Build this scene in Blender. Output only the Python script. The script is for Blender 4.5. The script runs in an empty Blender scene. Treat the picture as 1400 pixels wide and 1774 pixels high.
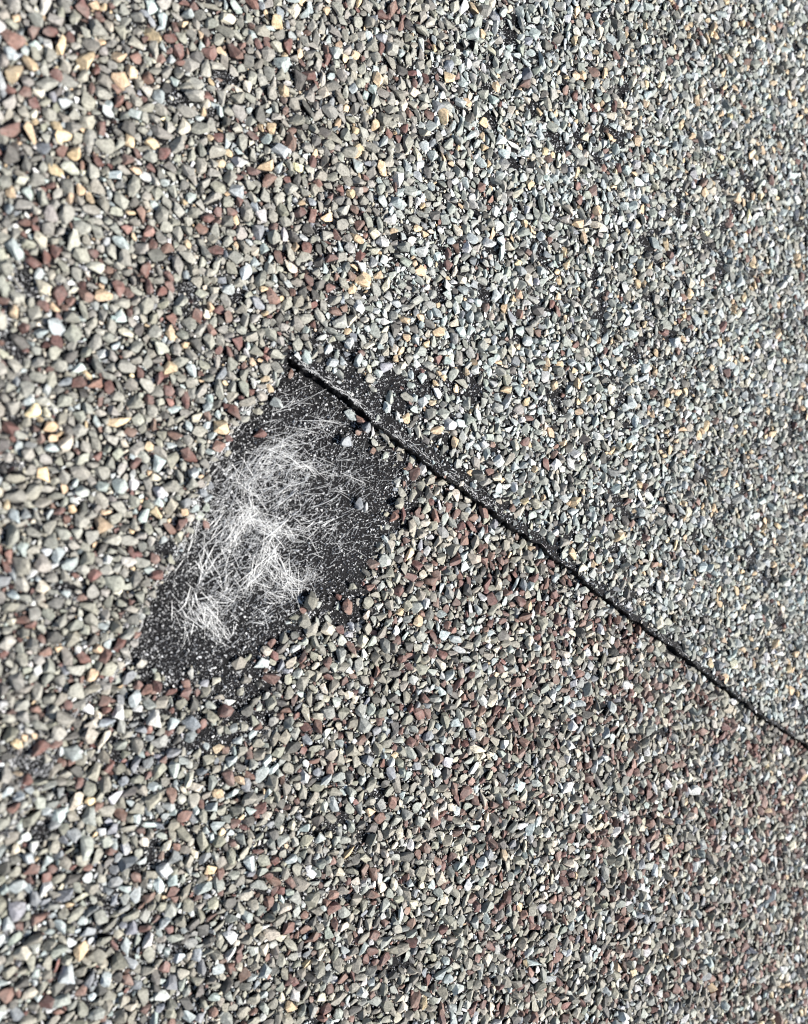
import bpy, bmesh, math, random
import numpy as np
from mathutils import Vector, Matrix, Euler
from mathutils.geometry import tessellate_polygon

MM = 0.001                       # everything below is laid out in millimetres
rng = np.random.default_rng(7)
random.seed(7)
S = bpy.context.scene
COL = S.collection

# ------------------------------------------------------------------ camera
DIST, TILT, LENS = 95.0, math.radians(30), 26.0
PW, PH = 1400.0, 1774.0
FPX = LENS / 36.0 * PH
cam_d = bpy.data.cameras.new("camera")
cam = bpy.data.objects.new("camera", cam_d)
COL.objects.link(cam)
cam_d.sensor_fit = 'VERTICAL'
cam_d.sensor_height = 36.0
cam_d.lens = LENS
cam_d.clip_start, cam_d.clip_end = 0.002, 50.0
st, ct = math.sin(TILT), math.cos(TILT)
CAM = np.array([-DIST * st, 0.0, DIST * ct])
cam.location = Vector(CAM * MM)
cam.rotation_euler = Matrix(((ct, 0, -st), (0, 1, 0), (st, 0, ct))).to_euler()
cam_d.dof.use_dof = True
cam_d.dof.focus_distance = 101.0 * MM
cam_d.dof.aperture_fstop = 24.0
S.camera = cam

# ------------------------------------------------------------------ daylight
AZ = np.array([0.90, -0.43]); AZ /= np.linalg.norm(AZ)
EL = math.radians(46)
sun_dir = Vector((AZ[0] * math.cos(EL), AZ[1] * math.cos(EL), math.sin(EL)))
sun_d = bpy.data.lights.new("sun", 'SUN')
sun_d.energy = 5.0
sun_d.angle = math.radians(0.5)
sun_d.color = (1.0, 0.965, 0.91)
sun = bpy.data.objects.new("sun", sun_d)
COL.objects.link(sun)
sun.rotation_euler = sun_dir.to_track_quat('Z', 'Y').to_euler()
sun.location = sun_dir * 1.0
W = bpy.data.worlds.new("World")
S.world = W
W.use_nodes = True
nt = W.node_tree
sky = nt.nodes.new('ShaderNodeTexSky')
sky.sky_type = 'NISHITA'
sky.sun_disc = False
sky.sun_elevation = EL
sky.sun_rotation = math.atan2(AZ[0], AZ[1])
bg = nt.nodes['Background']
nt.links.new(sky.outputs[0], bg.inputs[0])
bg.inputs[1].default_value = 0.052
S.view_settings.view_transform = 'Standard'
S.view_settings.look = 'None'
S.view_settings.exposure = 0.80
S.cycles.filter_width = 1.0
S.view_settings.gamma = 1.0


# ------------------------------------------------------------------ photo point <-> roof plane
def unproject(px, py, z=0.0):
    xn = (np.asarray(px, float) - PW / 2) / FPX
    yn = -(np.asarray(py, float) - PH / 2) / FPX
    t = (CAM[2] - z) / (ct - xn * st)
    return np.stack([CAM[0] + t * (st + xn * ct), t * yn], -1)


def project(x, y, z=0.0):
    dx, dz = x - CAM[0], z - CAM[2]
    depth = dx * st - dz * ct
    u = dx * ct + dz * st
    return PW / 2 + FPX * u / depth, PH / 2 - FPX * y / depth, FPX / depth


def inside(poly, x, y):
    x, y = np.asarray(x, float), np.asarray(y, float)
    c = np.zeros(x.shape, bool)
    n = len(poly)
    for i in range(n):
        x0, y0 = poly[i]
        x1, y1 = poly[(i + 1) % n]
        if y0 == y1:
            continue
        hit = ((y0 > y) != (y1 > y)) & (x < (x1 - x0) * (y - y0) / (y1 - y0) + x0)
        c ^= hit
    return c


def dist_poly(line, x, y, closed=False):
    """distance to a polyline"""
    x, y = np.asarray(x, float), np.asarray(y, float)
    d = np.full(x.shape, 1e9)
    n = len(line)
    for i in range(n if closed else n - 1):
        x0, y0 = line[i]
        x1, y1 = line[(i + 1) % n]
        vx, vy = x1 - x0, y1 - y0
        t = np.clip(((x - x0) * vx + (y - y0) * vy) / (vx * vx + vy * vy + 1e-12), 0, 1)
        d = np.minimum(d, np.hypot(x - x0 - t * vx, y - y0 - t * vy))
    return d


def vnoise(x, y, scale, seed):
    """smooth value noise 0..1"""
    g = np.random.default_rng(seed).random((256, 256))
    u, v = np.asarray(x, float) / scale + 64.0, np.asarray(y, float) / scale + 64.0
    i, j = np.floor(u).astype(int), np.floor(v).astype(int)
    f, h = u - i, v - j
    f, h = f * f * (3 - 2 * f), h * h * (3 - 2 * h)
    a, b = g[i % 256, j % 256], g[(i + 1) % 256, j % 256]
    c, d = g[i % 256, (j + 1) % 256], g[(i + 1) % 256, (j + 1) % 256]
    return (a * (1 - f) + b * f) * (1 - h) + (c * (1 - f) + d * f) * h


def sstep(a, b, x):
    t = np.clip((x - a) / (b - a), 0, 1)
    return t * t * (3 - 2 * t)


# ------------------------------------------------------------------ materials
def lin(c):
    c = np.asarray(c, float) / 255.0
    return np.where(c <= 0.04045, c / 12.92, ((c + 0.055) / 1.055) ** 2.4)


def new_mat(name):
    m = bpy.data.materials.new(name)
    m.use_nodes = True
    t = m.node_tree
    return m, t, t.nodes['Principled BSDF']


def noise_node(t, coord, scale, detail=3.0, rough=0.6):
    n = t.nodes.new('ShaderNodeTexNoise')
    n.inputs['Scale'].default_value = scale
    n.inputs['Detail'].default_value = detail
    n.inputs['Roughness'].default_value = rough
    t.links.new(coord, n.inputs['Vector'])
    return n.outputs['Fac']


def ramp(t, fac, stops):
    r = t.nodes.new('ShaderNodeValToRGB')
    while len(r.color_ramp.elements) < len(stops):
        r.color_ramp.elements.new(0.5)
    for e, (p, v) in zip(r.color_ramp.elements, stops):
        e.position = p
        e.color = (*v, 1) if hasattr(v, '__len__') else (v, v, v, 1)
    t.links.new(fac, r.inputs[0])
    return r.outputs[0]


def mult(t, a, b):
    m = t.nodes.new('ShaderNodeMix')
    m.data_type = 'RGBA'
    m.blend_type = 'MULTIPLY'
    m.inputs[0].default_value = 1.0
    t.links.new(a, m.inputs[6])
    t.links.new(b, m.inputs[7])
    return m.outputs[2]


def bump(t, fac, dist, strength=1.0):
    b = t.nodes.new('ShaderNodeBump')
    b.inputs['Strength'].default_value = strength
    b.inputs['Distance'].default_value = dist
    t.links.new(fac, b.inputs['Height'])
    return b.outputs[0]


def stone_material(name, per_object):
    m, t, p = new_mat(name)
    pos = t.nodes.new('ShaderNodeNewGeometry').outputs['Position']
    if per_object:
        col = t.nodes.new('ShaderNodeObjectInfo').outputs['Color']
    else:
        a = t.nodes.new('ShaderNodeAttribute')
        a.attribute_name = 'stone_color'
        col = a.outputs['Color']
    mott = noise_node(t, pos, 3000, 5, 0.75)
    c = mult(t, col, ramp(t, mott, [(0.3, 0.52), (0.5, 1.0), (0.68, 1.4)]))
    dust = noise_node(t, pos, 500, 4, 0.65)
    mx = t.nodes.new('ShaderNodeMix')
    mx.data_type = 'RGBA'
    t.links.new(ramp(t, dust, [(0.42, 0.0), (0.75, 0.45)]), mx.inputs[0])
    t.links.new(c, mx.inputs[6])
    mx.inputs[7].default_value = (0.30, 0.285, 0.255, 1)
    c = mx.outputs[2]
    vein = noise_node(t, pos, 7000, 2, 0.6)
    c = mult(t, c, ramp(t, vein, [(0.33, 0.6), (0.45, 1.0), (0.66, 1.0), (0.72, 1.2)]))
    t.links.new(c, p.inputs['Base Color'])
    p.inputs['Roughness'].default_value = 0.62
    p.inputs['Specular IOR Level'].default_value = 0.45
    t.links.new(bump(t, mott, 0.00012, 0.8), p.inputs['Normal'])
    return m


M_STONE = stone_material('stone_granule', True)
M_COAT = stone_material('stone_granule_coat', False)

m, t, p = new_mat('bitumen')
pos = t.nodes.new('ShaderNodeNewGeometry').outputs['Position']
n1 = noise_node(t, pos, 2200, 5, 0.7)
n2 = noise_node(t, pos, 350, 3, 0.6)
c = ramp(t, n1, [(0.3, (0.003, 0.003, 0.0035)), (0.55, (0.008, 0.0076, 0.009)), (0.8, (0.03, 0.029, 0.032))])
t.links.new(mult(t, c, ramp(t, n2, [(0.3, 0.7), (0.7, 1.3)])), p.inputs['Base Color'])
p.inputs['Roughness'].default_value = 0.5
p.inputs['Specular IOR Level'].default_value = 0.16
t.links.new(bump(t, n1, 0.0003, 1.0), p.inputs['Normal'])
M_TAR = m

m, t, p = new_mat('glass_fibre')
p.inputs['Base Color'].default_value = (0.84, 0.84, 0.83, 1)
p.inputs['Roughness'].default_value = 0.35
p.inputs['Specular IOR Level'].default_value = 0.6
M_FIBRE = m

# ------------------------------------------------------------------ layout traced on the roof plane
THICK = 1.45
X0, X1, Y0, Y1 = -62.0, 112.0, -112.0, 112.0

CUT_PX = [(497, 617), (520, 636), (560, 664), (606, 694), (650, 732), (700, 772), (750, 808), (800, 846),
          (850, 884), (905, 928), (960, 966), (1010, 1008), (1060, 1044), (1110, 1083), (1160, 1120), (1215, 1160),
          (1270, 1204), (1330, 1248), (1392, 1288)]
TORN_PX = [(497, 617), (494, 645), (482, 668), (462, 690), (436, 716), (412, 748), (392, 785), (368, 830), (348, 872),
           (334, 915), (316, 960), (292, 1000), (266, 1035), (256, 1075), (244, 1112), (224, 1155), (184, 1196),
           (146, 1228), (118, 1270), (92, 1325), (68, 1380), (30, 1432), (-10, 1470)]
cut = unproject(*np.array(CUT_PX).T, THICK)
torn = unproject(*np.array(TORN_PX).T, THICK)


def extend(line, axis, value):
    a, b = line[-6], line[-1]
    k = (value - b[axis]) / (b[axis] - a[axis])
    return np.vstack([line, b + (b - a) * k])


cut, torn = extend(cut, 0, X1), extend(torn, 0, X0)


def resample(line, step):
    seg = np.hypot(*np.diff(line, axis=0).T)
    s = np.concatenate([[0], np.cumsum(seg)])
    q = np.arange(0, s[-1], step)
    return np.stack([np.interp(q, s, line[:, 0]), np.interp(q, s, line[:, 1])], -1)


cut_f, torn_f = resample(cut, 0.3), resample(torn, 0.3)
for arr, amp, seed in ((cut_f, 0.62, 3), (torn_f, 0.6, 4)):
    arr[1:, 0] += (vnoise(arr[1:, 0], arr[1:, 1], 1.1, seed) - 0.5) * amp + (vnoise(arr[1:, 0], arr[1:, 1], 4, seed + 20) - 0.5) * amp
    arr[1:, 1] += (vnoise(arr[1:, 0], arr[1:, 1], 1.1, seed + 10) - 0.5) * amp + (vnoise(arr[1:, 0], arr[1:, 1], 4, seed + 30) - 0.5) * amp
cut_f[-1], torn_f[-1] = cut[-1], torn[-1]
UPPER = np.vstack([torn_f[::-1], cut_f[1:], [[X1, Y1]], [[X0, Y1]]])      # counter-clockwise
UPPER_S = np.vstack([torn_f[::-1][::4], torn_f[:1], cut_f[4::4], cut_f[-1:], [[X1, Y1]], [[X0, Y1]]])
NOTCH_EDGE = np.vstack([torn[::-1], cut[1:]])


def torn_clear(x, y):
    return dist_poly(torn, x, y)


def cut_clear(x, y):
    return dist_poly(cut, x, y)


# ---- where the granules have gone (0 = bare, 1 = full cover), in photo coordinates
BARE = [(480, 640), (540, 660), (600, 705), (650, 745), (695, 790), (694, 835), (672, 875), (660, 920), (645, 955), (620, 985), (595, 1010),
        (590, 1060), (540, 1075), (500, 1085), (470, 1110), (440, 1130), (425, 1190), (400, 1225), (345, 1190), (300, 1165), (262, 1155), (225, 1130),
        (240, 1060), (330, 900), (400, 740)]
TIP = [(497, 612), (470, 680), (400, 745), (340, 880), (420, 900), (560, 800), (610, 745), (628, 722), (600, 690), (545, 655)]


def cover_lower(x, y):
    px, py, _ = project(x, y)
    jx = (vnoise(x, y, 1.6, 41) - 0.5) * 50 + (vnoise(x, y, 4.5, 46) - 0.5) * 50
    jy = (vnoise(x, y, 1.6, 42) - 0.5) * 50 + (vnoise(x, y, 4.5, 47) - 0.5) * 50
    ins = inside(BARE, px + jx, py + jy) | inside(TIP, px + jx * 0.25, py + jy * 0.25)
    d = dist_poly(BARE, px + jx, py + jy, True)
    cov = np.where(ins, 0.42 * (1 - sstep(0, 45, d)) * (px > 615), sstep(-5, 75, d) * 0.46 + 0.42)
    # a thinner halo to the lower left of the bare patch
    h = np.exp(-(((px - 380) / 150) ** 2 + ((py - 1230) / 75) ** 2))
    cov *= 1 - 0.5 * h * (vnoise(x, y, 2.2, 43) > 0.42)
    spots = vnoise(x, y, 3.2, 44) * 0.6 + vnoise(x, y, 1.3, 45) * 0.4
    cov *= 1 - 0.75 * sstep(0.70, 0.80, spots)
    return cov


def right_side(px, py):
    """0 on the left half of the upper shingle, 1 on its right half"""
    line_x = np.interp(py, [0, 100, 270, 400, 540, 620, 700], [790, 765, 705, 645, 565, 510, 500])
    return sstep(-70, 70, px - line_x)


def cover_upper(x, y):
    px, py, _ = project(x, y, THICK)
    r = right_side(px, py)
    dc = cut_clear(x, y)
    dt = torn_clear(x, y) * (0.6 + 0.8 * vnoise(x, y, 2.0, 56))
    w = np.interp(px, [500, 600, 800, 950, 1100, 1400], [1.8, 3.6, 3.2, 1.9, 1.1, 0.6]) * (0.45 + 1.1 * vnoise(x, y, 3.0, 51))
    cov = 0.22 + 0.78 * sstep(0.25, 1.05, dc / w)
    cov = np.where(px < 500, 1.0, cov)
    # long fade of the cover behind the cut, near the apex
    h = np.exp(-(((px - 690) / 130) ** 2 + ((py - 690) / 75) ** 2))
    cov *= 1 - 0.38 * h * (vnoise(x, y, 1.8, 55) > 0.4)
    cov *= 0.25 + 0.75 * sstep(0.1, 0.9 + 0.9 * vnoise(x, y, 3.0, 52), dt)
    spots = vnoise(x, y, 4.0, 53) * 0.55 + vnoise(x, y, 1.5, 54) * 0.45
    cov *= 1 - (0.72 + 0.15 * r) * sstep(0.69 - 0.045 * r, 0.80 - 0.02 * r, spots)
    cov *= 1 - 0.25 * r
    # worn corner low on the left
    h = np.exp(-(((px - 35) / 55) ** 2 + ((py - 1310) / 60) ** 2))
    cov *= 1 - 0.6 * sstep(0.3, 0.8, h)
    # dark crust near the top edge
    h = np.exp(-(((px - 385) / 45) ** 2 + ((py - 140) / 25) ** 2))
    cov *= 1 - 0.7 * sstep(0.3, 0.8, h)
    return cov


# ------------------------------------------------------------------ scatter
CELL = 0.10


def scatter(z, cover, allowed, classes, seed, upper):
    """non-overlapping stones, largest first; returns arrays x, y, r"""
    g = np.random.default_rng(seed)
    nx, ny = int((X1 - X0) / CELL), int((Y1 - Y0) / CELL)
    gx = (np.arange(nx) + 0.5) * CELL + X0
    gy = (np.arange(ny) + 0.5) * CELL + Y0
    clear = np.full((nx, ny), 9.0, np.float32)
    cs = 5
    CX, CY = np.meshgrid(gx[::cs], gy[::cs], indexing='ij')
    px, py, _ = project(CX, CY, z)
    vis = (px > -90) & (px < PW + 90) & (py > -110) & (py < PH + 110)
    clear[~np.kron(vis & allowed(CX, CY, 0.0), np.ones((cs, cs), bool))[:nx, :ny]] = -1
    cov = np.kron(cover(CX, CY).astype(np.float32), np.ones((cs, cs), np.float32))[:nx, :ny]
    FX, FY = np.meshgrid(gx, gy, indexing='ij')
    hole = cov < 0.16 + 0.68 * np.clip(0.5 + 1.25 * (vnoise(FX, FY, 0.9, seed + 5) - 0.5), 0, 1)
    clear[hole & (g.random(hole.shape) > 0.004)] = -1
    QX, QY, _ = project(FX, FY, z)
    scale = (0.80 - 0.01 * right_side(QX, QY)) if upper else np.full_like(QX, 0.80)
    xs, ys, rs = [], [], []
    for (ra, rb, n_try, gap, cov_pow) in classes:
        for _ in range(3):
            ok = np.flatnonzero(clear.ravel() > gap * ra * 0.75)
            if not len(ok):
                continue
            pick = g.choice(ok, min(n_try // 3, len(ok)), replace=False)
            i, j = pick // ny, pick % ny
            x = gx[i] + (g.random(len(pick)) - 0.5) * CELL
            y = gy[j] + (g.random(len(pick)) - 0.5) * CELL
            r = (ra + (rb - ra) * g.random(len(pick)) ** 1.5) * scale[i, j]
            keep = (g.random(len(pick)) < cov[i, j] ** cov_pow) & allowed(x, y, r * 0.8)
            for a, b, xx, yy, rr in zip(i[keep].tolist(), j[keep].tolist(), x[keep].tolist(), y[keep].tolist(), r[keep].tolist()):
                if clear[a, b] <= gap * rr:
                    continue
                k = int((rr + 1.1) / CELL)
                a0, a1, b0, b1 = max(a - k, 0), min(a + k + 1, nx), max(b - k, 0), min(b + k + 1, ny)
                d = np.sqrt((gx[a0:a1, None] - xx) ** 2 + (gy[None, b0:b1] - yy) ** 2) - gap * rr
                np.minimum(clear[a0:a1, b0:b1], d, out=clear[a0:a1, b0:b1])
                xs.append(xx); ys.append(yy); rs.append(rr)
    return np.array(xs), np.array(ys), np.array(rs)


def in_upper(x, y, r):
    return inside(UPPER_S, x, y) & (dist_poly(NOTCH_EDGE, x, y) > np.asarray(r) * 0.6)


def in_lower(x, y, r):
    ins = inside(UPPER_S, x, y)
    d = dist_poly(NOTCH_EDGE, x, y)
    return ~ins & (d > 0.35 * np.asarray(r) + 0.1) | (ins & (d < 0.0))


# ------------------------------------------------------------------ stone shapes
def hull_shape(n, seed, squash=1.0):
    g = np.random.default_rng(seed)
    v = g.normal(size=(n, 3))
    v /= np.linalg.norm(v, axis=1)[:, None]
    for _ in range(g.integers(3, 6)):                 # broken faces: flatten the ball against a few random planes
        d = g.normal(size=3)
        d /= np.linalg.norm(d)
        h = 0.35 + 0.4 * g.random()
        over = np.maximum(v @ d - h, 0)
        v = v - over[:, None] * d
    v *= 0.88 + 0.24 * g.random((n, 1))
    v *= np.exp(g.normal(0, 0.16, 3))
    v[:, :2] += v[:, 2:3] * g.normal(0, 0.2, 2)
    v -= v.mean(0)
    v *= 1.0 / np.mean(np.linalg.norm(v[:, :2], axis=1)) * 0.78
    bm = bmesh.new()
    for q in v:
        bm.verts.new(q)
    res = bmesh.ops.convex_hull(bm, input=bm.verts)
    junk = [e for e in res['geom_interior'] if isinstance(e, bmesh.types.BMVert)]
    bmesh.ops.delete(bm, geom=junk, context='VERTS')
    bmesh.ops.triangulate(bm, faces=bm.faces)
    bmesh.ops.recalc_face_normals(bm, faces=bm.faces)
    bm.verts.index_update()
    V = np.array([u.co for u in bm.verts])
    F = np.array([[u.index for u in f.verts] for f in bm.faces])
    bm.free()
    return V, F


BIG = [hull_shape(22, 100 + k) for k in range(40)]
MID = [hull_shape(10, 200 + k) for k in range(40)]
TINY = [hull_shape(6, 300 + k) for k in range(24)]


def rot_mats(yaw, tx, ty):
    cz, sz = np.cos(yaw), np.sin(yaw)
    cx, sx = np.cos(tx), np.sin(tx)
    cy, sy = np.cos(ty), np.sin(ty)
    Z = np.zeros_like(yaw); O = np.ones_like(yaw)
    Rz = np.stack([np.stack([cz, -sz, Z], -1), np.stack([sz, cz, Z], -1), np.stack([Z, Z, O], -1)], -2)
    Rx = np.stack([np.stack([O, Z, Z], -1), np.stack([Z, cx, -sx], -1), np.stack([Z, sx, cx], -1)], -2)
    Ry = np.stack([np.stack([cy, Z, sy], -1), np.stack([Z, O, Z], -1), np.stack([-sy, Z, cy], -1)], -2)
    return Rz @ Rx @ Ry


def mesh_from(name, V, F, mat, colors=None):
    me = bpy.data.meshes.new(name)
    me.vertices.add(len(V))
    me.vertices.foreach_set('co', (V * MM).astype(np.float32).ravel())
    nf = len(F)
    me.loops.add(nf * 3)
    me.polygons.add(nf)
    me.loops.foreach_set('vertex_index', F.astype(np.int32).ravel())
    me.polygons.foreach_set('loop_start', np.arange(0, nf * 3, 3, dtype=np.int32))
    me.update(calc_edges=True)
    if colors is not None:
        a = me.attributes.new('stone_color', 'FLOAT_COLOR', 'POINT')
        a.data.foreach_set('color', np.hstack([colors, np.ones((len(colors), 1))]).astype(np.float32).ravel())
    me.materials.append(mat)
    me.validate()
    me.shade_flat()
    return me


def join_shapes(shapes, pick, Mats, pos, colors):
    """one mesh of many stones: every shape variant transformed by numpy"""
    Vs, Fs, Cs, base = [], [], [], 0
    for k, (V, F) in enumerate(shapes):
        idx = np.flatnonzero(pick == k)
        if not len(idx):
            continue
        P = np.einsum('nij,vj->nvi', Mats[idx], V) + pos[idx][:, None, :]
        n, v = len(idx), len(V)
        Vs.append(P.reshape(-1, 3))
        Fs.append((F[None] + (np.arange(n) * v)[:, None, None] + base).reshape(-1, 3))
        Cs.append(np.repeat(colors[idx], v, axis=0))
        base += n * v
    return np.vstack(Vs), np.vstack(Fs), np.vstack(Cs)


# ------------------------------------------------------------------ stone colours
KINDS = {
    'taupe': (152, 150, 141), 'olive': (147, 144, 132), 'red': (113, 82, 76), 'rust': (128, 100, 90), 'tan': (209, 184, 150),
    'cream': (197, 190, 173), 'blue': (175, 184, 183), 'slate': (136, 140, 145), 'dark': (96, 94, 90), 'white': (212, 213, 211), 'grey': (156, 159, 152),
}
KN = list(KINDS)
KC = np.array([lin(KINDS[k]) for k in KN])


def stone_colors(x, y, r, z, upper, g):
    px, py, _ = project(x, y, z)
    n = len(x)
    w = np.zeros((n, len(KN)))

    def put(mask_w, **kw):
        for k, v in kw.items():
            w[:, KN.index(k)] += mask_w * v
    one = np.ones(n)
    if upper:
        rs = right_side(px, py)
        put(1 - rs, taupe=48, olive=10, red=7.5, rust=3.5, tan=5, cream=3, blue=8, slate=2, dark=5, white=1)
        put(rs, grey=38, taupe=8, red=2, rust=2, tan=7, cream=7, blue=22, white=9, dark=5, slate=2)
    else:
        left = sstep(520, 180, px) * sstep(1150, 1450, py)
        right = sstep(560, 900, px)
        put(1 - left, olive=40, grey=18, red=9, rust=6, blue=7, slate=4, dark=8, cream=6, tan=1.5, white=4)
        put(left, olive=36, grey=12, red=6, rust=4, blue=14, slate=13, dark=8, cream=3, tan=1, white=3)
        put(right, red=6, rust=5, cream=6, white=4)
        put(sstep(1150, 1350, px) * sstep(1550, 1750, py), tan=8, cream=8)
        edge = np.exp(-(cut_clear(x, y) / 9.0) ** 2) * sstep(720, 800, px)
        put(edge, red=10, rust=6)
    nz = vnoise(x, y, 3.5, 61)
    w[:, KN.index('red')] *= 0.4 + 1.5 * nz
    w[:, KN.index('rust')] *= 0.4 + 1.5 * nz
    w[:, KN.index('blue')] *= 0.5 + vnoise(x, y, 5.0, 62)
    small = r < 0.3
    w[small, KN.index('white')] += 14
    w[small, KN.index('cream')] += 6
    w[small, KN.index('tan')] *= 0.3
    w[small, KN.index('red')] *= 0.6
    cum = np.cumsum(w, axis=1)
    u = g.random(n) * cum[:, -1]
    k = (u[:, None] > cum).sum(1)
    c = KC[np.clip(k, 0, len(KN) - 1)]
    c = c * np.exp(g.normal(0, 0.16, (n, 1))) * np.exp(g.normal(0, 0.02, (n, 3)))
    return np.clip(c, 0.01, 0.86)


def thing(name, label, cat, group=None, loc=(0, 0, 0)):
    o = bpy.data.objects.new(name, None)
    o.empty_display_size = 0.005
    COL.objects.link(o)
    o.location = Vector(loc) * MM
    o['label'] = label
    o['category'] = cat
    if group:
        o['group'] = group
    return o


def part(name, me, parent, kind=None):
    o = bpy.data.objects.new(name, me)
    COL.objects.link(o)
    o.parent = parent
    if kind:
        o['kind'] = kind
    return o


STONE_MESH = [mesh_from('granule', V, F, M_STONE) for V, F in BIG]


def stones(root, z, upper, cover, allowed, classes, seed):
    g = np.random.default_rng(seed)
    x, y, r = scatter(z, cover, allowed, classes, seed, upper)
    n = len(x)
    col = stone_colors(x, y, r, z, upper, g)
    asp = np.exp(np.abs(g.normal(0, 0.25, n)))
    sq = np.sqrt(np.clip(asp, 1, 2.3))
    hz = 0.48 + 0.34 * g.random(n)
    sx, sy, sz = r * sq * 1.08, r / sq * 1.08, r * hz
    R = rot_mats(g.random(n) * 2 * np.pi, g.normal(0, 0.28, n), g.normal(0, 0.28, n))
    Mats = R * np.stack([sx, sy, sz], -1)[:, None, :]
    pos = np.stack([x, y, z + sz * (0.35 + 0.45 * g.random(n))], -1)
    px, py, sc = project(x, y, z)
    seen = (px > 5) & (px < PW - 5) & (py > 5) & (py < PH - 5)
    size = np.where(seen, r * sc * np.sqrt(np.clip(hz, 0.7, 1)), 0)
    top = np.argsort(-size)[:300]
    single = np.zeros(n, bool)
    single[top] = True
    for i in top:
        k = int(g.integers(len(BIG)))
        o = part('granule', STONE_MESH[k], root)
        M = Matrix([[*map(float, Mats[i][a]), 0] for a in range(3)] + [[0, 0, 0, 1]])
        M.translation = Vector(pos[i]) * 1.0
        T = M.copy()
        T.translation = Vector(pos[i] * MM)
        o.matrix_local = T
        o.color = (*map(float, col[i]), 1)
    big = ~single & (r > 0.36)
    mid = ~single & (r <= 0.36)
    Vs, Fs, Cs, base = [], [], [], 0
    for mask, shapes in ((big, BIG), (mid, MID)):
        ii = np.flatnonzero(mask)
        if not len(ii):
            continue
        V, F, C = join_shapes(shapes, g.integers(len(shapes), size=len(ii)), Mats[ii], pos[ii], col[ii])
        Vs.append(V); Fs.append(F + base); Cs.append(C); base += len(V)
    part('granule_coat', mesh_from('granule_coat', np.vstack(Vs), np.vstack(Fs), M_COAT, np.vstack(Cs)), root, 'stuff')
    print('stones', n, 'tris', sum(len(f) for f in Fs))


def grit_glints(root, z, density, allowed, n, seed):
    g = np.random.default_rng(seed)
    pxr = g.random(n) * (PW + 120) - 60
    pyr = g.random(n) * (PH + 140) - 70
    P = unproject(pxr, pyr, z)
    x, y = P[:, 0], P[:, 1]
    keep = allowed(x, y, 0.05) & (g.random(n) < density(x, y))
    x, y = x[keep], y[keep]
    n = len(x)
    r = (0.036 + 0.085 * g.random(n) ** 2.2) * np.interp(pxr[keep], [0, 1400], [0.85, 1.25])
    R = rot_mats(g.random(n) * 6.28, g.random(n) * 6.28, g.random(n) * 6.28)
    Mats = R * np.stack([r * (0.8 + 0.9 * g.random(n)), r, r], -1)[:, None, :]
    pos = np.stack([x, y, z + r * 0.6 + 0.06 * g.random(n)], -1)
    shade = lin([205, 206, 208])[None] * np.exp(g.normal(-0.2, 0.6, (n, 1)))  # pale dust grains, light colour also standing in for glints on bitumen bumps
    V, F, C = join_shapes(TINY, g.integers(len(TINY), size=n), Mats, pos, np.clip(shade, 0.03, 0.85))
    part('grit_glints', mesh_from('grit_glints', V, F, M_COAT, C), root, 'stuff')
    print('grit_glints', n, 'tris', len(F))


# ------------------------------------------------------------------ fibres
def fibre_arrays(px0, py0, px1, py1, z, lift, rad, g, seg=5):
    """thin three-sided tubes lying on the plane z, bowed sideways and upwards"""
    a, b = unproject(px0, py0, z), unproject(px1, py1, z)
    n = len(a)
    d = b - a
    L = np.hypot(d[:, 0], d[:, 1])
    nrm = np.stack([-d[:, 1], d[:, 0]], -1) / (L[:, None] + 1e-9)
    bow = g.normal(0, 0.025, n) * L
    t = np.linspace(0, 1, seg + 1)
    arch = 4 * t * (1 - t)
    c = a[:, None, :] + d[:, None, :] * t[None, :, None] + nrm[:, None, :] * (bow[:, None] * arch[None])[..., None]
    tilt = g.random((n, 1)) ** 2
    zz = z + 0.06 + lift[:, None] * ((1 - tilt) * arch[None] * 0.6 + tilt * t[None])
    ang = np.arange(3) * 2 * np.pi / 3
    taper = np.array([0.5] + [1.0] * (seg - 1) + [0.5])
    rr = rad[:, None] * taper[None]
    off_n = np.cos(ang)[None, None, :] * rr[..., None]
    off_z = np.sin(ang)[None, None, :] * rr[..., None]
    V = np.empty((n, seg + 1, 3, 3))
    V[..., 0] = c[:, :, None, 0] + nrm[:, None, None, 0] * off_n
    V[..., 1] = c[:, :, None, 1] + nrm[:, None, None, 1] * off_n
    V[..., 2] = zz[:, :, None] + off_z
    F = []
    for s in range(seg):
        for k in range(3):
            p0, p1 = s * 3 + k, s * 3 + (k + 1) % 3
            q0, q1 = p0 + 3, p1 + 3
            F += [(p0, p1, q1), (p0, q1, q0)]
    return V.reshape(n, -1, 3), np.array(F)


FIBRE_AREA = [(500, 655), (545, 680), (585, 735), (640, 835), (600, 900), (575, 985), (520, 1035), (470, 1060), (405, 1115), (330, 1110), (262, 1105),
              (285, 1045), (325, 955), (352, 860), (410, 745), (470, 690)]
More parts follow.
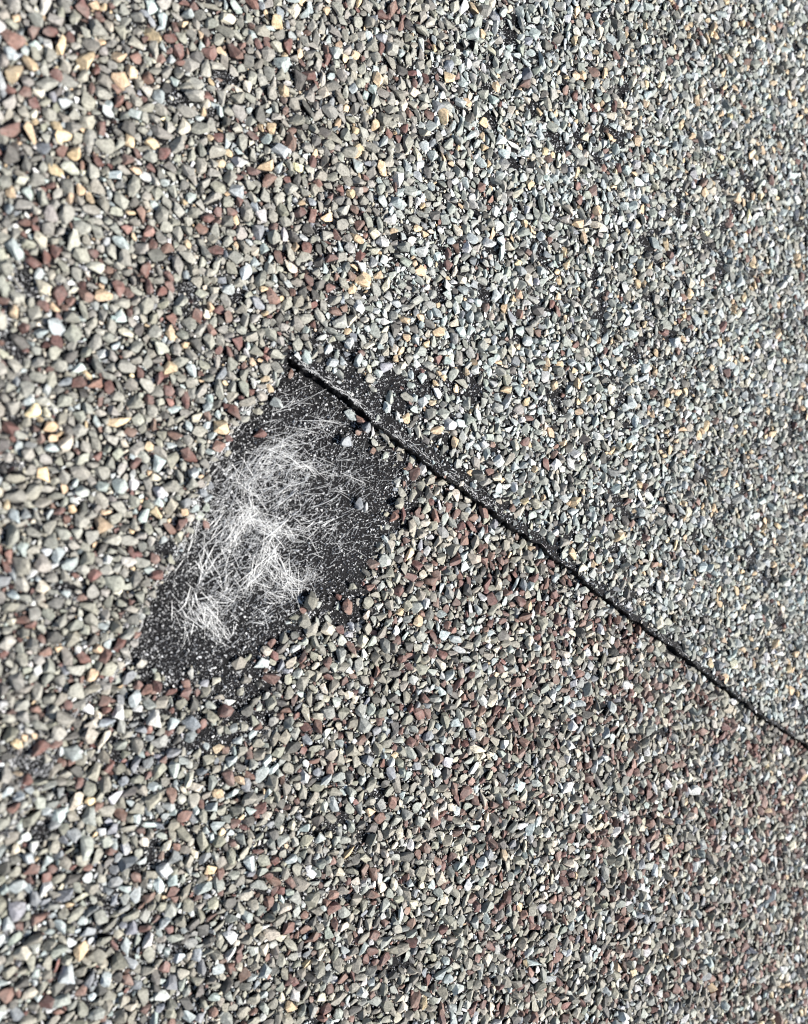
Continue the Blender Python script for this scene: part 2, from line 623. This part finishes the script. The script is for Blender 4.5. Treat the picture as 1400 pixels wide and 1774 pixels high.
# bundles: x0 y0 x1 y1 count spread(px) length-fraction
BUNDLES = [
    (418, 812, 440, 885, 90, 16, 0.6), (440, 885, 421, 900, 44, 16, 1.6), (421, 897, 396, 950, 90, 9, 0.8), (421, 897, 360, 880, 30, 16, 0.8),
    (421, 897, 477, 916, 90, 11, 0.8), (477, 916, 424, 1020, 70, 4, 0.7), (478, 948, 434, 1012, 50, 4, 0.7), (477, 916, 520, 935, 40, 14, 0.8),
    (477, 916, 500, 880, 35, 12, 0.8), (492, 800, 634, 838, 30, 3, 0.4), (459, 775, 574, 730, 45, 7, 0.5), (440, 800, 520, 775, 80, 12, 0.6),
    (450, 850, 530, 835, 70, 14, 0.5), (475, 870, 520, 830, 60, 14, 0.6), (440, 830, 480, 800, 70, 14, 0.7), (500, 800, 560, 815, 60, 12, 0.6),
    (480, 985, 515, 1030, 110, 15, 0.7), (470, 960, 500, 1005, 70, 12, 0.7), (440, 1000, 490, 1040, 50, 14, 0.6), (515, 1010, 545, 985, 30, 10, 0.8),
    (360, 1060, 392, 1108, 110, 12, 0.7), (335, 1035, 365, 1075, 70, 15, 0.7), (310, 1040, 330, 1110, 50, 12, 0.6), (350, 1040, 415, 1040, 60, 14, 0.6),
    (343, 905, 291, 1023, 40, 3, 0.35), (330, 960, 360, 1020, 40, 14, 0.7), (375, 910, 345, 1000, 45, 12, 0.5), (400, 950, 390, 1030, 45, 10, 0.6),
    (440, 1085, 475, 1060, 40, 10, 0.7), (570, 905, 540, 920, 40, 12, 0.8), (520, 910, 575, 900, 40, 10, 0.6), (500, 665, 545, 668, 6, 2, 0.6),
    (492, 700, 560, 668, 7, 5, 0.8), (455, 735, 530, 690, 10, 8, 0.9), (470, 760, 575, 728, 12, 6, 0.8), (430, 790, 500, 760, 20, 10, 0.9),
    (505, 690, 480, 770, 8, 8, 0.8), (520, 860, 610, 840, 10, 12, 0.6), (420, 820, 510, 800, 26, 10, 0.8), (470, 720, 545, 690, 18, 8, 0.6), (430, 745, 500, 715, 18, 10, 0.6), (390, 830, 420, 790, 30, 10, 0.6), (355, 950, 400, 900, 40, 14, 0.6),
]


def fibres(root, z):
    g = np.random.default_rng(91)
    X0_, Y0_, X1_, Y1_, LIFT, RAD = [], [], [], [], [], []

    def add(ax, ay, bx, by, lift, rad):
        X0_.append(ax); Y0_.append(ay); X1_.append(bx); Y1_.append(by); LIFT.append(lift); RAD.append(rad)
    for (ax, ay, bx, by, n, spread, frac) in BUNDLES:
        n = int(n * 0.33)
        L = math.hypot(bx - ax, by - ay)
        th0 = math.atan2(by - ay, bx - ax)
        for _ in range(n):
            s = g.random()
            cx = ax + (bx - ax) * s + g.normal(0, spread * 0.75)
            cy = ay + (by - ay) * s + g.normal(0, spread * 0.75)
            th = th0 + g.normal(0, 0.46)
            l = max(16, L * frac * (0.5 + 0.8 * g.random()))
            l = min(l, 90) * (0.4 + 0.75 * g.random())
            add(cx - math.cos(th) * l / 2, cy - math.sin(th) * l / 2, cx + math.cos(th) * l / 2, cy + math.sin(th) * l / 2,
                0.12 + 0.5 * g.random() ** 2, 0.017 + 0.03 * g.random() ** 2.5)
    # general scatter, mostly rising to the right like the tear
    n_bundled = len(X0_)
    while len(X0_) < n_bundled + 900:
        cx, cy = 240 + 420 * g.random(), 640 + 490 * g.random()
        if not inside(FIBRE_AREA, cx + g.normal(0, 10), cy + g.normal(0, 10)):
            continue
        dens = math.exp(-(((cx - 430) / 80) ** 2 + ((cy - 910) / 130) ** 2)) + 0.18
        if g.random() > dens:
            continue
        th = -math.radians(g.choice([35, 60, 75, 12, -20, -50], p=[.32, .2, .15, .12, .12, .09])) + g.normal(0, 0.25)
        l = 7 + 34 * g.random() ** 2.2
        add(cx - math.cos(th) * l / 2, cy - math.sin(th) * l / 2, cx + math.cos(th) * l / 2, cy + math.sin(th) * l / 2,
            0.05 + 0.3 * g.random() ** 2, 0.014 + 0.018 * g.random() ** 2)
    # hair-thin broken glass that hazes the middle of the tuft
    for _ in range(1500):
        (ax, ay, bx, by, n, spread, frac) = BUNDLES[int(g.integers(22))]
        s = g.random()
        cx, cy = ax + (bx - ax) * s + g.normal(0, spread), ay + (by - ay) * s + g.normal(0, spread)
        th = g.random() * math.pi
        l = 4 + 16 * g.random() ** 2
        add(cx - math.cos(th) * l / 2, cy - math.sin(th) * l / 2, cx + math.cos(th) * l / 2, cy + math.sin(th) * l / 2, 0.05 + 0.15 * g.random(), 0.011)
    # a few strays beyond the tuft
    for _ in range(160):
        cx, cy = 560 + 150 * g.random(), 760 + 200 * g.random()
        th = -math.radians(40) + g.normal(0, 0.6)
        l = 8 + 22 * g.random()
        add(cx - math.cos(th) * l / 2, cy - math.sin(th) * l / 2, cx + math.cos(th) * l / 2, cy + math.sin(th) * l / 2, 0.1 * g.random(), 0.018)
    X0_, Y0_, X1_, Y1_, LIFT, RAD = map(np.array, (X0_, Y0_, X1_, Y1_, LIFT, RAD))
    V, F = fibre_arrays(X0_, Y0_, X1_, Y1_, z, LIFT, RAD, g)
    # nothing may run through the raised sheet: keep the ends on the bare side
    ok = ~inside(UPPER_S, V[:, 0, 0], V[:, 0, 1]) & ~inside(UPPER_S, V[:, -1, 0], V[:, -1, 1])
    V, RAD = V[ok], RAD[ok]
    L = np.linalg.norm(V[:, -1] - V[:, 0], axis=1)
    order = np.argsort(-(L * RAD))
    for i in order[:300]:
        base = V[i].mean(0)
        o = part('glass_fibre', mesh_from('glass_fibre', V[i] - base, F, M_FIBRE), root)
        o.location = Vector(base * MM)
    rest = V[order[300:]]
    nv = rest.shape[1]
    Fa = (F[None] + (np.arange(len(rest)) * nv)[:, None, None]).reshape(-1, 3)
    part('fibre_fuzz', mesh_from('fibre_fuzz', rest.reshape(-1, 3), Fa, M_FIBRE), root, 'stuff')
    print('fibres', len(V))


def in_upper_ends(A, z):
    P, Q = unproject(A[:, 0], A[:, 1], z), unproject(A[:, 2], A[:, 3], z)
    return inside(UPPER_S, P[:, 0], P[:, 1]) & inside(UPPER_S, Q[:, 0], Q[:, 1])


def frayed_edge(root, z):
    """short pale fibres along the rim of the raised shingle"""
    g = np.random.default_rng(92)
    A = []
    for (i0, i1, n, line, sp, l0) in ((1, 5, 80, CUT_PX, 3.0, 16), (4, 9, 70, CUT_PX, 4.0, 14), (9, 16, 30, CUT_PX, 2.5, 10)):
        seg = np.array(line[i0:i1], float)
        for _ in range(n):
            k = g.integers(len(seg) - 1)
            s = g.random()
            c = seg[k] + (seg[k + 1] - seg[k]) * s + np.array([3.5, -4.5]) + g.normal(0, sp, 2) * [1, 1]
            d = seg[k + 1] - seg[k]
            th = math.atan2(d[1], d[0]) + g.normal(0, 0.45)
            l = l0 * (0.4 + g.random())
            A.append((c[0] - math.cos(th) * l / 2, c[1] - math.sin(th) * l / 2, c[0] + math.cos(th) * l / 2, c[1] + math.sin(th) * l / 2, 0.05 + .1 * g.random(), 0.022))
    seg = np.array(TORN_PX[2:20], float)
    for _ in range(300):
        k = g.integers(len(seg) - 1)
        s = g.random()
        c = seg[k] + (seg[k + 1] - seg[k]) * s + np.array([-7.0, -3.0]) + g.normal(0, 7.0, 2)
        d = seg[k + 1] - seg[k]
        th = math.atan2(d[1], d[0]) + g.normal(0, 0.28)
        l = 8 + 28 * g.random() ** 1.5
        A.append((c[0] - math.cos(th) * l / 2, c[1] - math.sin(th) * l / 2, c[0] + math.cos(th) * l / 2, c[1] + math.sin(th) * l / 2, 0.04 + .15 * g.random(), 0.018))
    for _ in range(90):                              # pale matted smear on the worn corner low on the left
        c = np.array([60 + g.normal(0, 38), 1340 + g.normal(0, 60)])
        th = -0.9 + g.normal(0, 0.5)
        l = 14 + 40 * g.random()
        A.append((c[0] - math.cos(th) * l / 2, c[1] - math.sin(th) * l / 2, c[0] + math.cos(th) * l / 2, c[1] + math.sin(th) * l / 2, 0.1 + .4 * g.random(), 0.016))
    A = np.array(A)
    A = A[in_upper_ends(A, z)]
    V, F = fibre_arrays(A[:, 0], A[:, 1], A[:, 2], A[:, 3], z, A[:, 4], A[:, 5], g, 3)
    nv = V.shape[1]
    Fa = (F[None] + (np.arange(len(V)) * nv)[:, None, None]).reshape(-1, 3)
    part('frayed_fibre', mesh_from('frayed_fibre', V.reshape(-1, 3), Fa, M_FIBRE), root, 'stuff')


# ------------------------------------------------------------------ the two shingles
GROUP = 'overlapping asphalt roof shingles'
lower = thing('roof_shingle', 'lower granule-coated shingle with a bare black patch and torn white glass fibres', 'roof shingle', GROUP)
upper = thing('roof_shingle', 'upper granule-coated shingle with a notch, its cut edge a dark line falling to the right', 'roof shingle', GROUP, (0, 0, THICK))

# bitumen sheet of the lower one: a rough grid with an underside
stp = 0.9
gx = np.arange(X0, X1 + stp, stp); gy = np.arange(Y0, Y1 + stp, stp)
GX, GY = np.meshgrid(gx, gy, indexing='ij')
GZ = (vnoise(GX, GY, 2.2, 71) - 0.5) * 0.22 + (vnoise(GX, GY, 1.0, 72) - 0.5) * 0.14 - 0.05
V = np.stack([GX, GY, GZ], -1).reshape(-1, 3)
nx, ny = GX.shape
ii, jj = np.meshgrid(np.arange(nx - 1), np.arange(ny - 1), indexing='ij')
q = (ii * ny + jj).ravel()
F = np.vstack([np.stack([q, q + ny, q + ny + 1], -1), np.stack([q, q + ny + 1, q + 1], -1)])
me = mesh_from('asphalt_sheet', V, F, M_TAR)
me.polygons.foreach_set('use_smooth', np.ones(len(F), bool))
sheet = part('asphalt_sheet', me, lower)
so = sheet.modifiers.new('thickness', 'SOLIDIFY')
so.thickness, so.offset = THICK * MM, -1

# bitumen sheet of the upper one: outline with a rounded rim and rough side wall
n = len(UPPER)
nxt, prv = np.roll(UPPER, -1, 0), np.roll(UPPER, 1, 0)
tan = nxt - prv
nin = np.stack([-tan[:, 1], tan[:, 0]], -1) / np.hypot(tan[:, 0], tan[:, 1])[:, None]      # inward
g = np.random.default_rng(5)
rings = []
for (zz, inset, jit) in ((THICK, 0.16, 0.03), (THICK - 0.08, 0.05, 0.05), (THICK - 0.35, 0.03, 0.08), (THICK * 0.5, 0.08, 0.14), (0.02, 0.05, 0.12)):
    p = UPPER + nin * (inset + g.normal(0, jit, (n, 1)) * (np.arange(n) < n - 2)[:, None])
    rings.append(np.hstack([p, np.full((n, 1), zz) + g.normal(0, 0.03, (n, 1))]))
rings[0][:, 2] = THICK
rings[-1][:, 2] = 0.02
V = np.vstack(rings)
F = []
for k in range(len(rings) - 1):
    for i in range(n):
        a, b = k * n + i, k * n + (i + 1) % n
        F += [(a, a + n, b + n), (a, b + n, b)]
tri = tessellate_polygon([[Vector(v) for v in rings[0]]])
for f in tri:
    a, b, c = [np.array(rings[0][k][:2]) for k in f]
    f = tuple(f)
    F.append(f if np.cross(b - a, c - a) > 0 else f[::-1])
me = mesh_from('asphalt_sheet', V - [0, 0, THICK], np.array(F), M_TAR)
part('asphalt_sheet', me, upper)

CL_L = [(0.74, 1.05, 9000, 0.92, 1.3), (0.54, 0.74, 24000, 0.90, 1.2), (0.36, 0.54, 36000, 0.88, 1.0), (0.22, 0.36, 90000, 0.86, 0.6), (0.11, 0.22, 120000, 0.9, 0.5)]
for root, z, up, cov, alw, seed in ((lower, 0.0, False, cover_lower, in_lower, 11), (upper, THICK, True, cover_upper, in_upper, 12)):
    stones(root, z, up, cov, alw, CL_L, seed)


grit_glints(lower, 0.02, lambda x, y: np.clip(0.25 + 1.0 * (1 - cover_lower(x, y)), 0, 1), in_lower, 260000, 21)
grit_glints(upper, THICK, lambda x, y: np.clip(0.18 + 1.0 * (1 - cover_upper(x, y)), 0, 1), in_upper, 300000, 22)
for o in bpy.data.objects:                       # parts were laid out in roof coordinates
    if o.parent == upper and not o.name.startswith('asphalt_sheet'):
        o.location.z -= THICK * MM
fibres(lower, 0.0)
nb = set(bpy.data.objects)
frayed_edge(upper, THICK)
for o in bpy.data.objects:
    if o not in nb:
        o.location.z -= THICK * MM

# ------------------------------------------------------------------ loose stones lying on the bare patch
LOOSE = [
    (537, 1041, 15.5, 12.0, -55, 'olive', 0.72, 1, 'olive grey egg-shaped stone lying alone below the white fibre tuft'),
    (598, 768, 13.0, 10.5, 10, 'slate', 1.25, 2, 'pale blue-grey rounded stone alone on the black patch below the dark cut edge'),
    (608, 719, 15.0, 9.0, 25, 'blue', 0.85, 3, 'light grey pointed chip tucked under the cut edge near its upper end'),
    (632, 742, 13.0, 11.0, 70, 'slate', 1.0, 4, 'blue-grey chunk just right of the light grey pointed chip'),
    (666, 757, 15.0, 8.0, 42, 'taupe', 1.1, 5, 'tan-grey brick-shaped stone lying along the foot of the cut edge'),
    (622, 873, 11.0, 10.0, 60, 'slate', 0.9, 6, 'purplish grey stone with a white sliver standing at its right side'),
    (634, 878, 8.5, 4.0, -75, 'white', 1.0, 7, 'white sliver standing against a purplish grey stone'),
    (689, 872, 13.0, 11.0, -60, 'olive', 1.15, 8, 'pale olive stone at the right margin of the black patch'),
    (451, 752, 13.0, 8.5, 10, 'red', 0.9, 9, 'dull red oval stone at the left margin of the black patch'),
    (478, 697, 14.0, 10.0, 45, 'blue', 1.05, 10, 'flat pale blue chip beside the torn edge near the notch tip'),
    (504, 648, 5.0, 10.0, 5, 'rust', 0.8, 11, 'upright rust-red splinter in the dark tip of the notch'),
]
for (px, py, a, b, ang, kind, br, seed, label) in LOOSE:
    P = unproject(px, py, 0.3)
    _, _, sc = project(P[0], P[1], 0.3)
    V, F = hull_shape(22, 500 + seed)
    k = 0.95
    V = V * np.array([a / sc * k, b / sc * k, min(a, b) / sc * 0.75])
    V[:, 2] -= V[:, 2].min()
    me = mesh_from('loose_stone', V, F, M_STONE)
    o = bpy.data.objects.new('loose_stone', me)
    COL.objects.link(o)
    o.location = Vector((P[0], P[1], -0.02)) * MM
    o.rotation_euler = (0, 0, math.radians(-ang))
    o.color = (*map(float, np.clip(lin(KINDS[kind]) * br, 0, 0.86)), 1)
    o['label'] = label
    o['category'] = 'loose stone'
    o['group'] = 'loose stones on the bare patch'
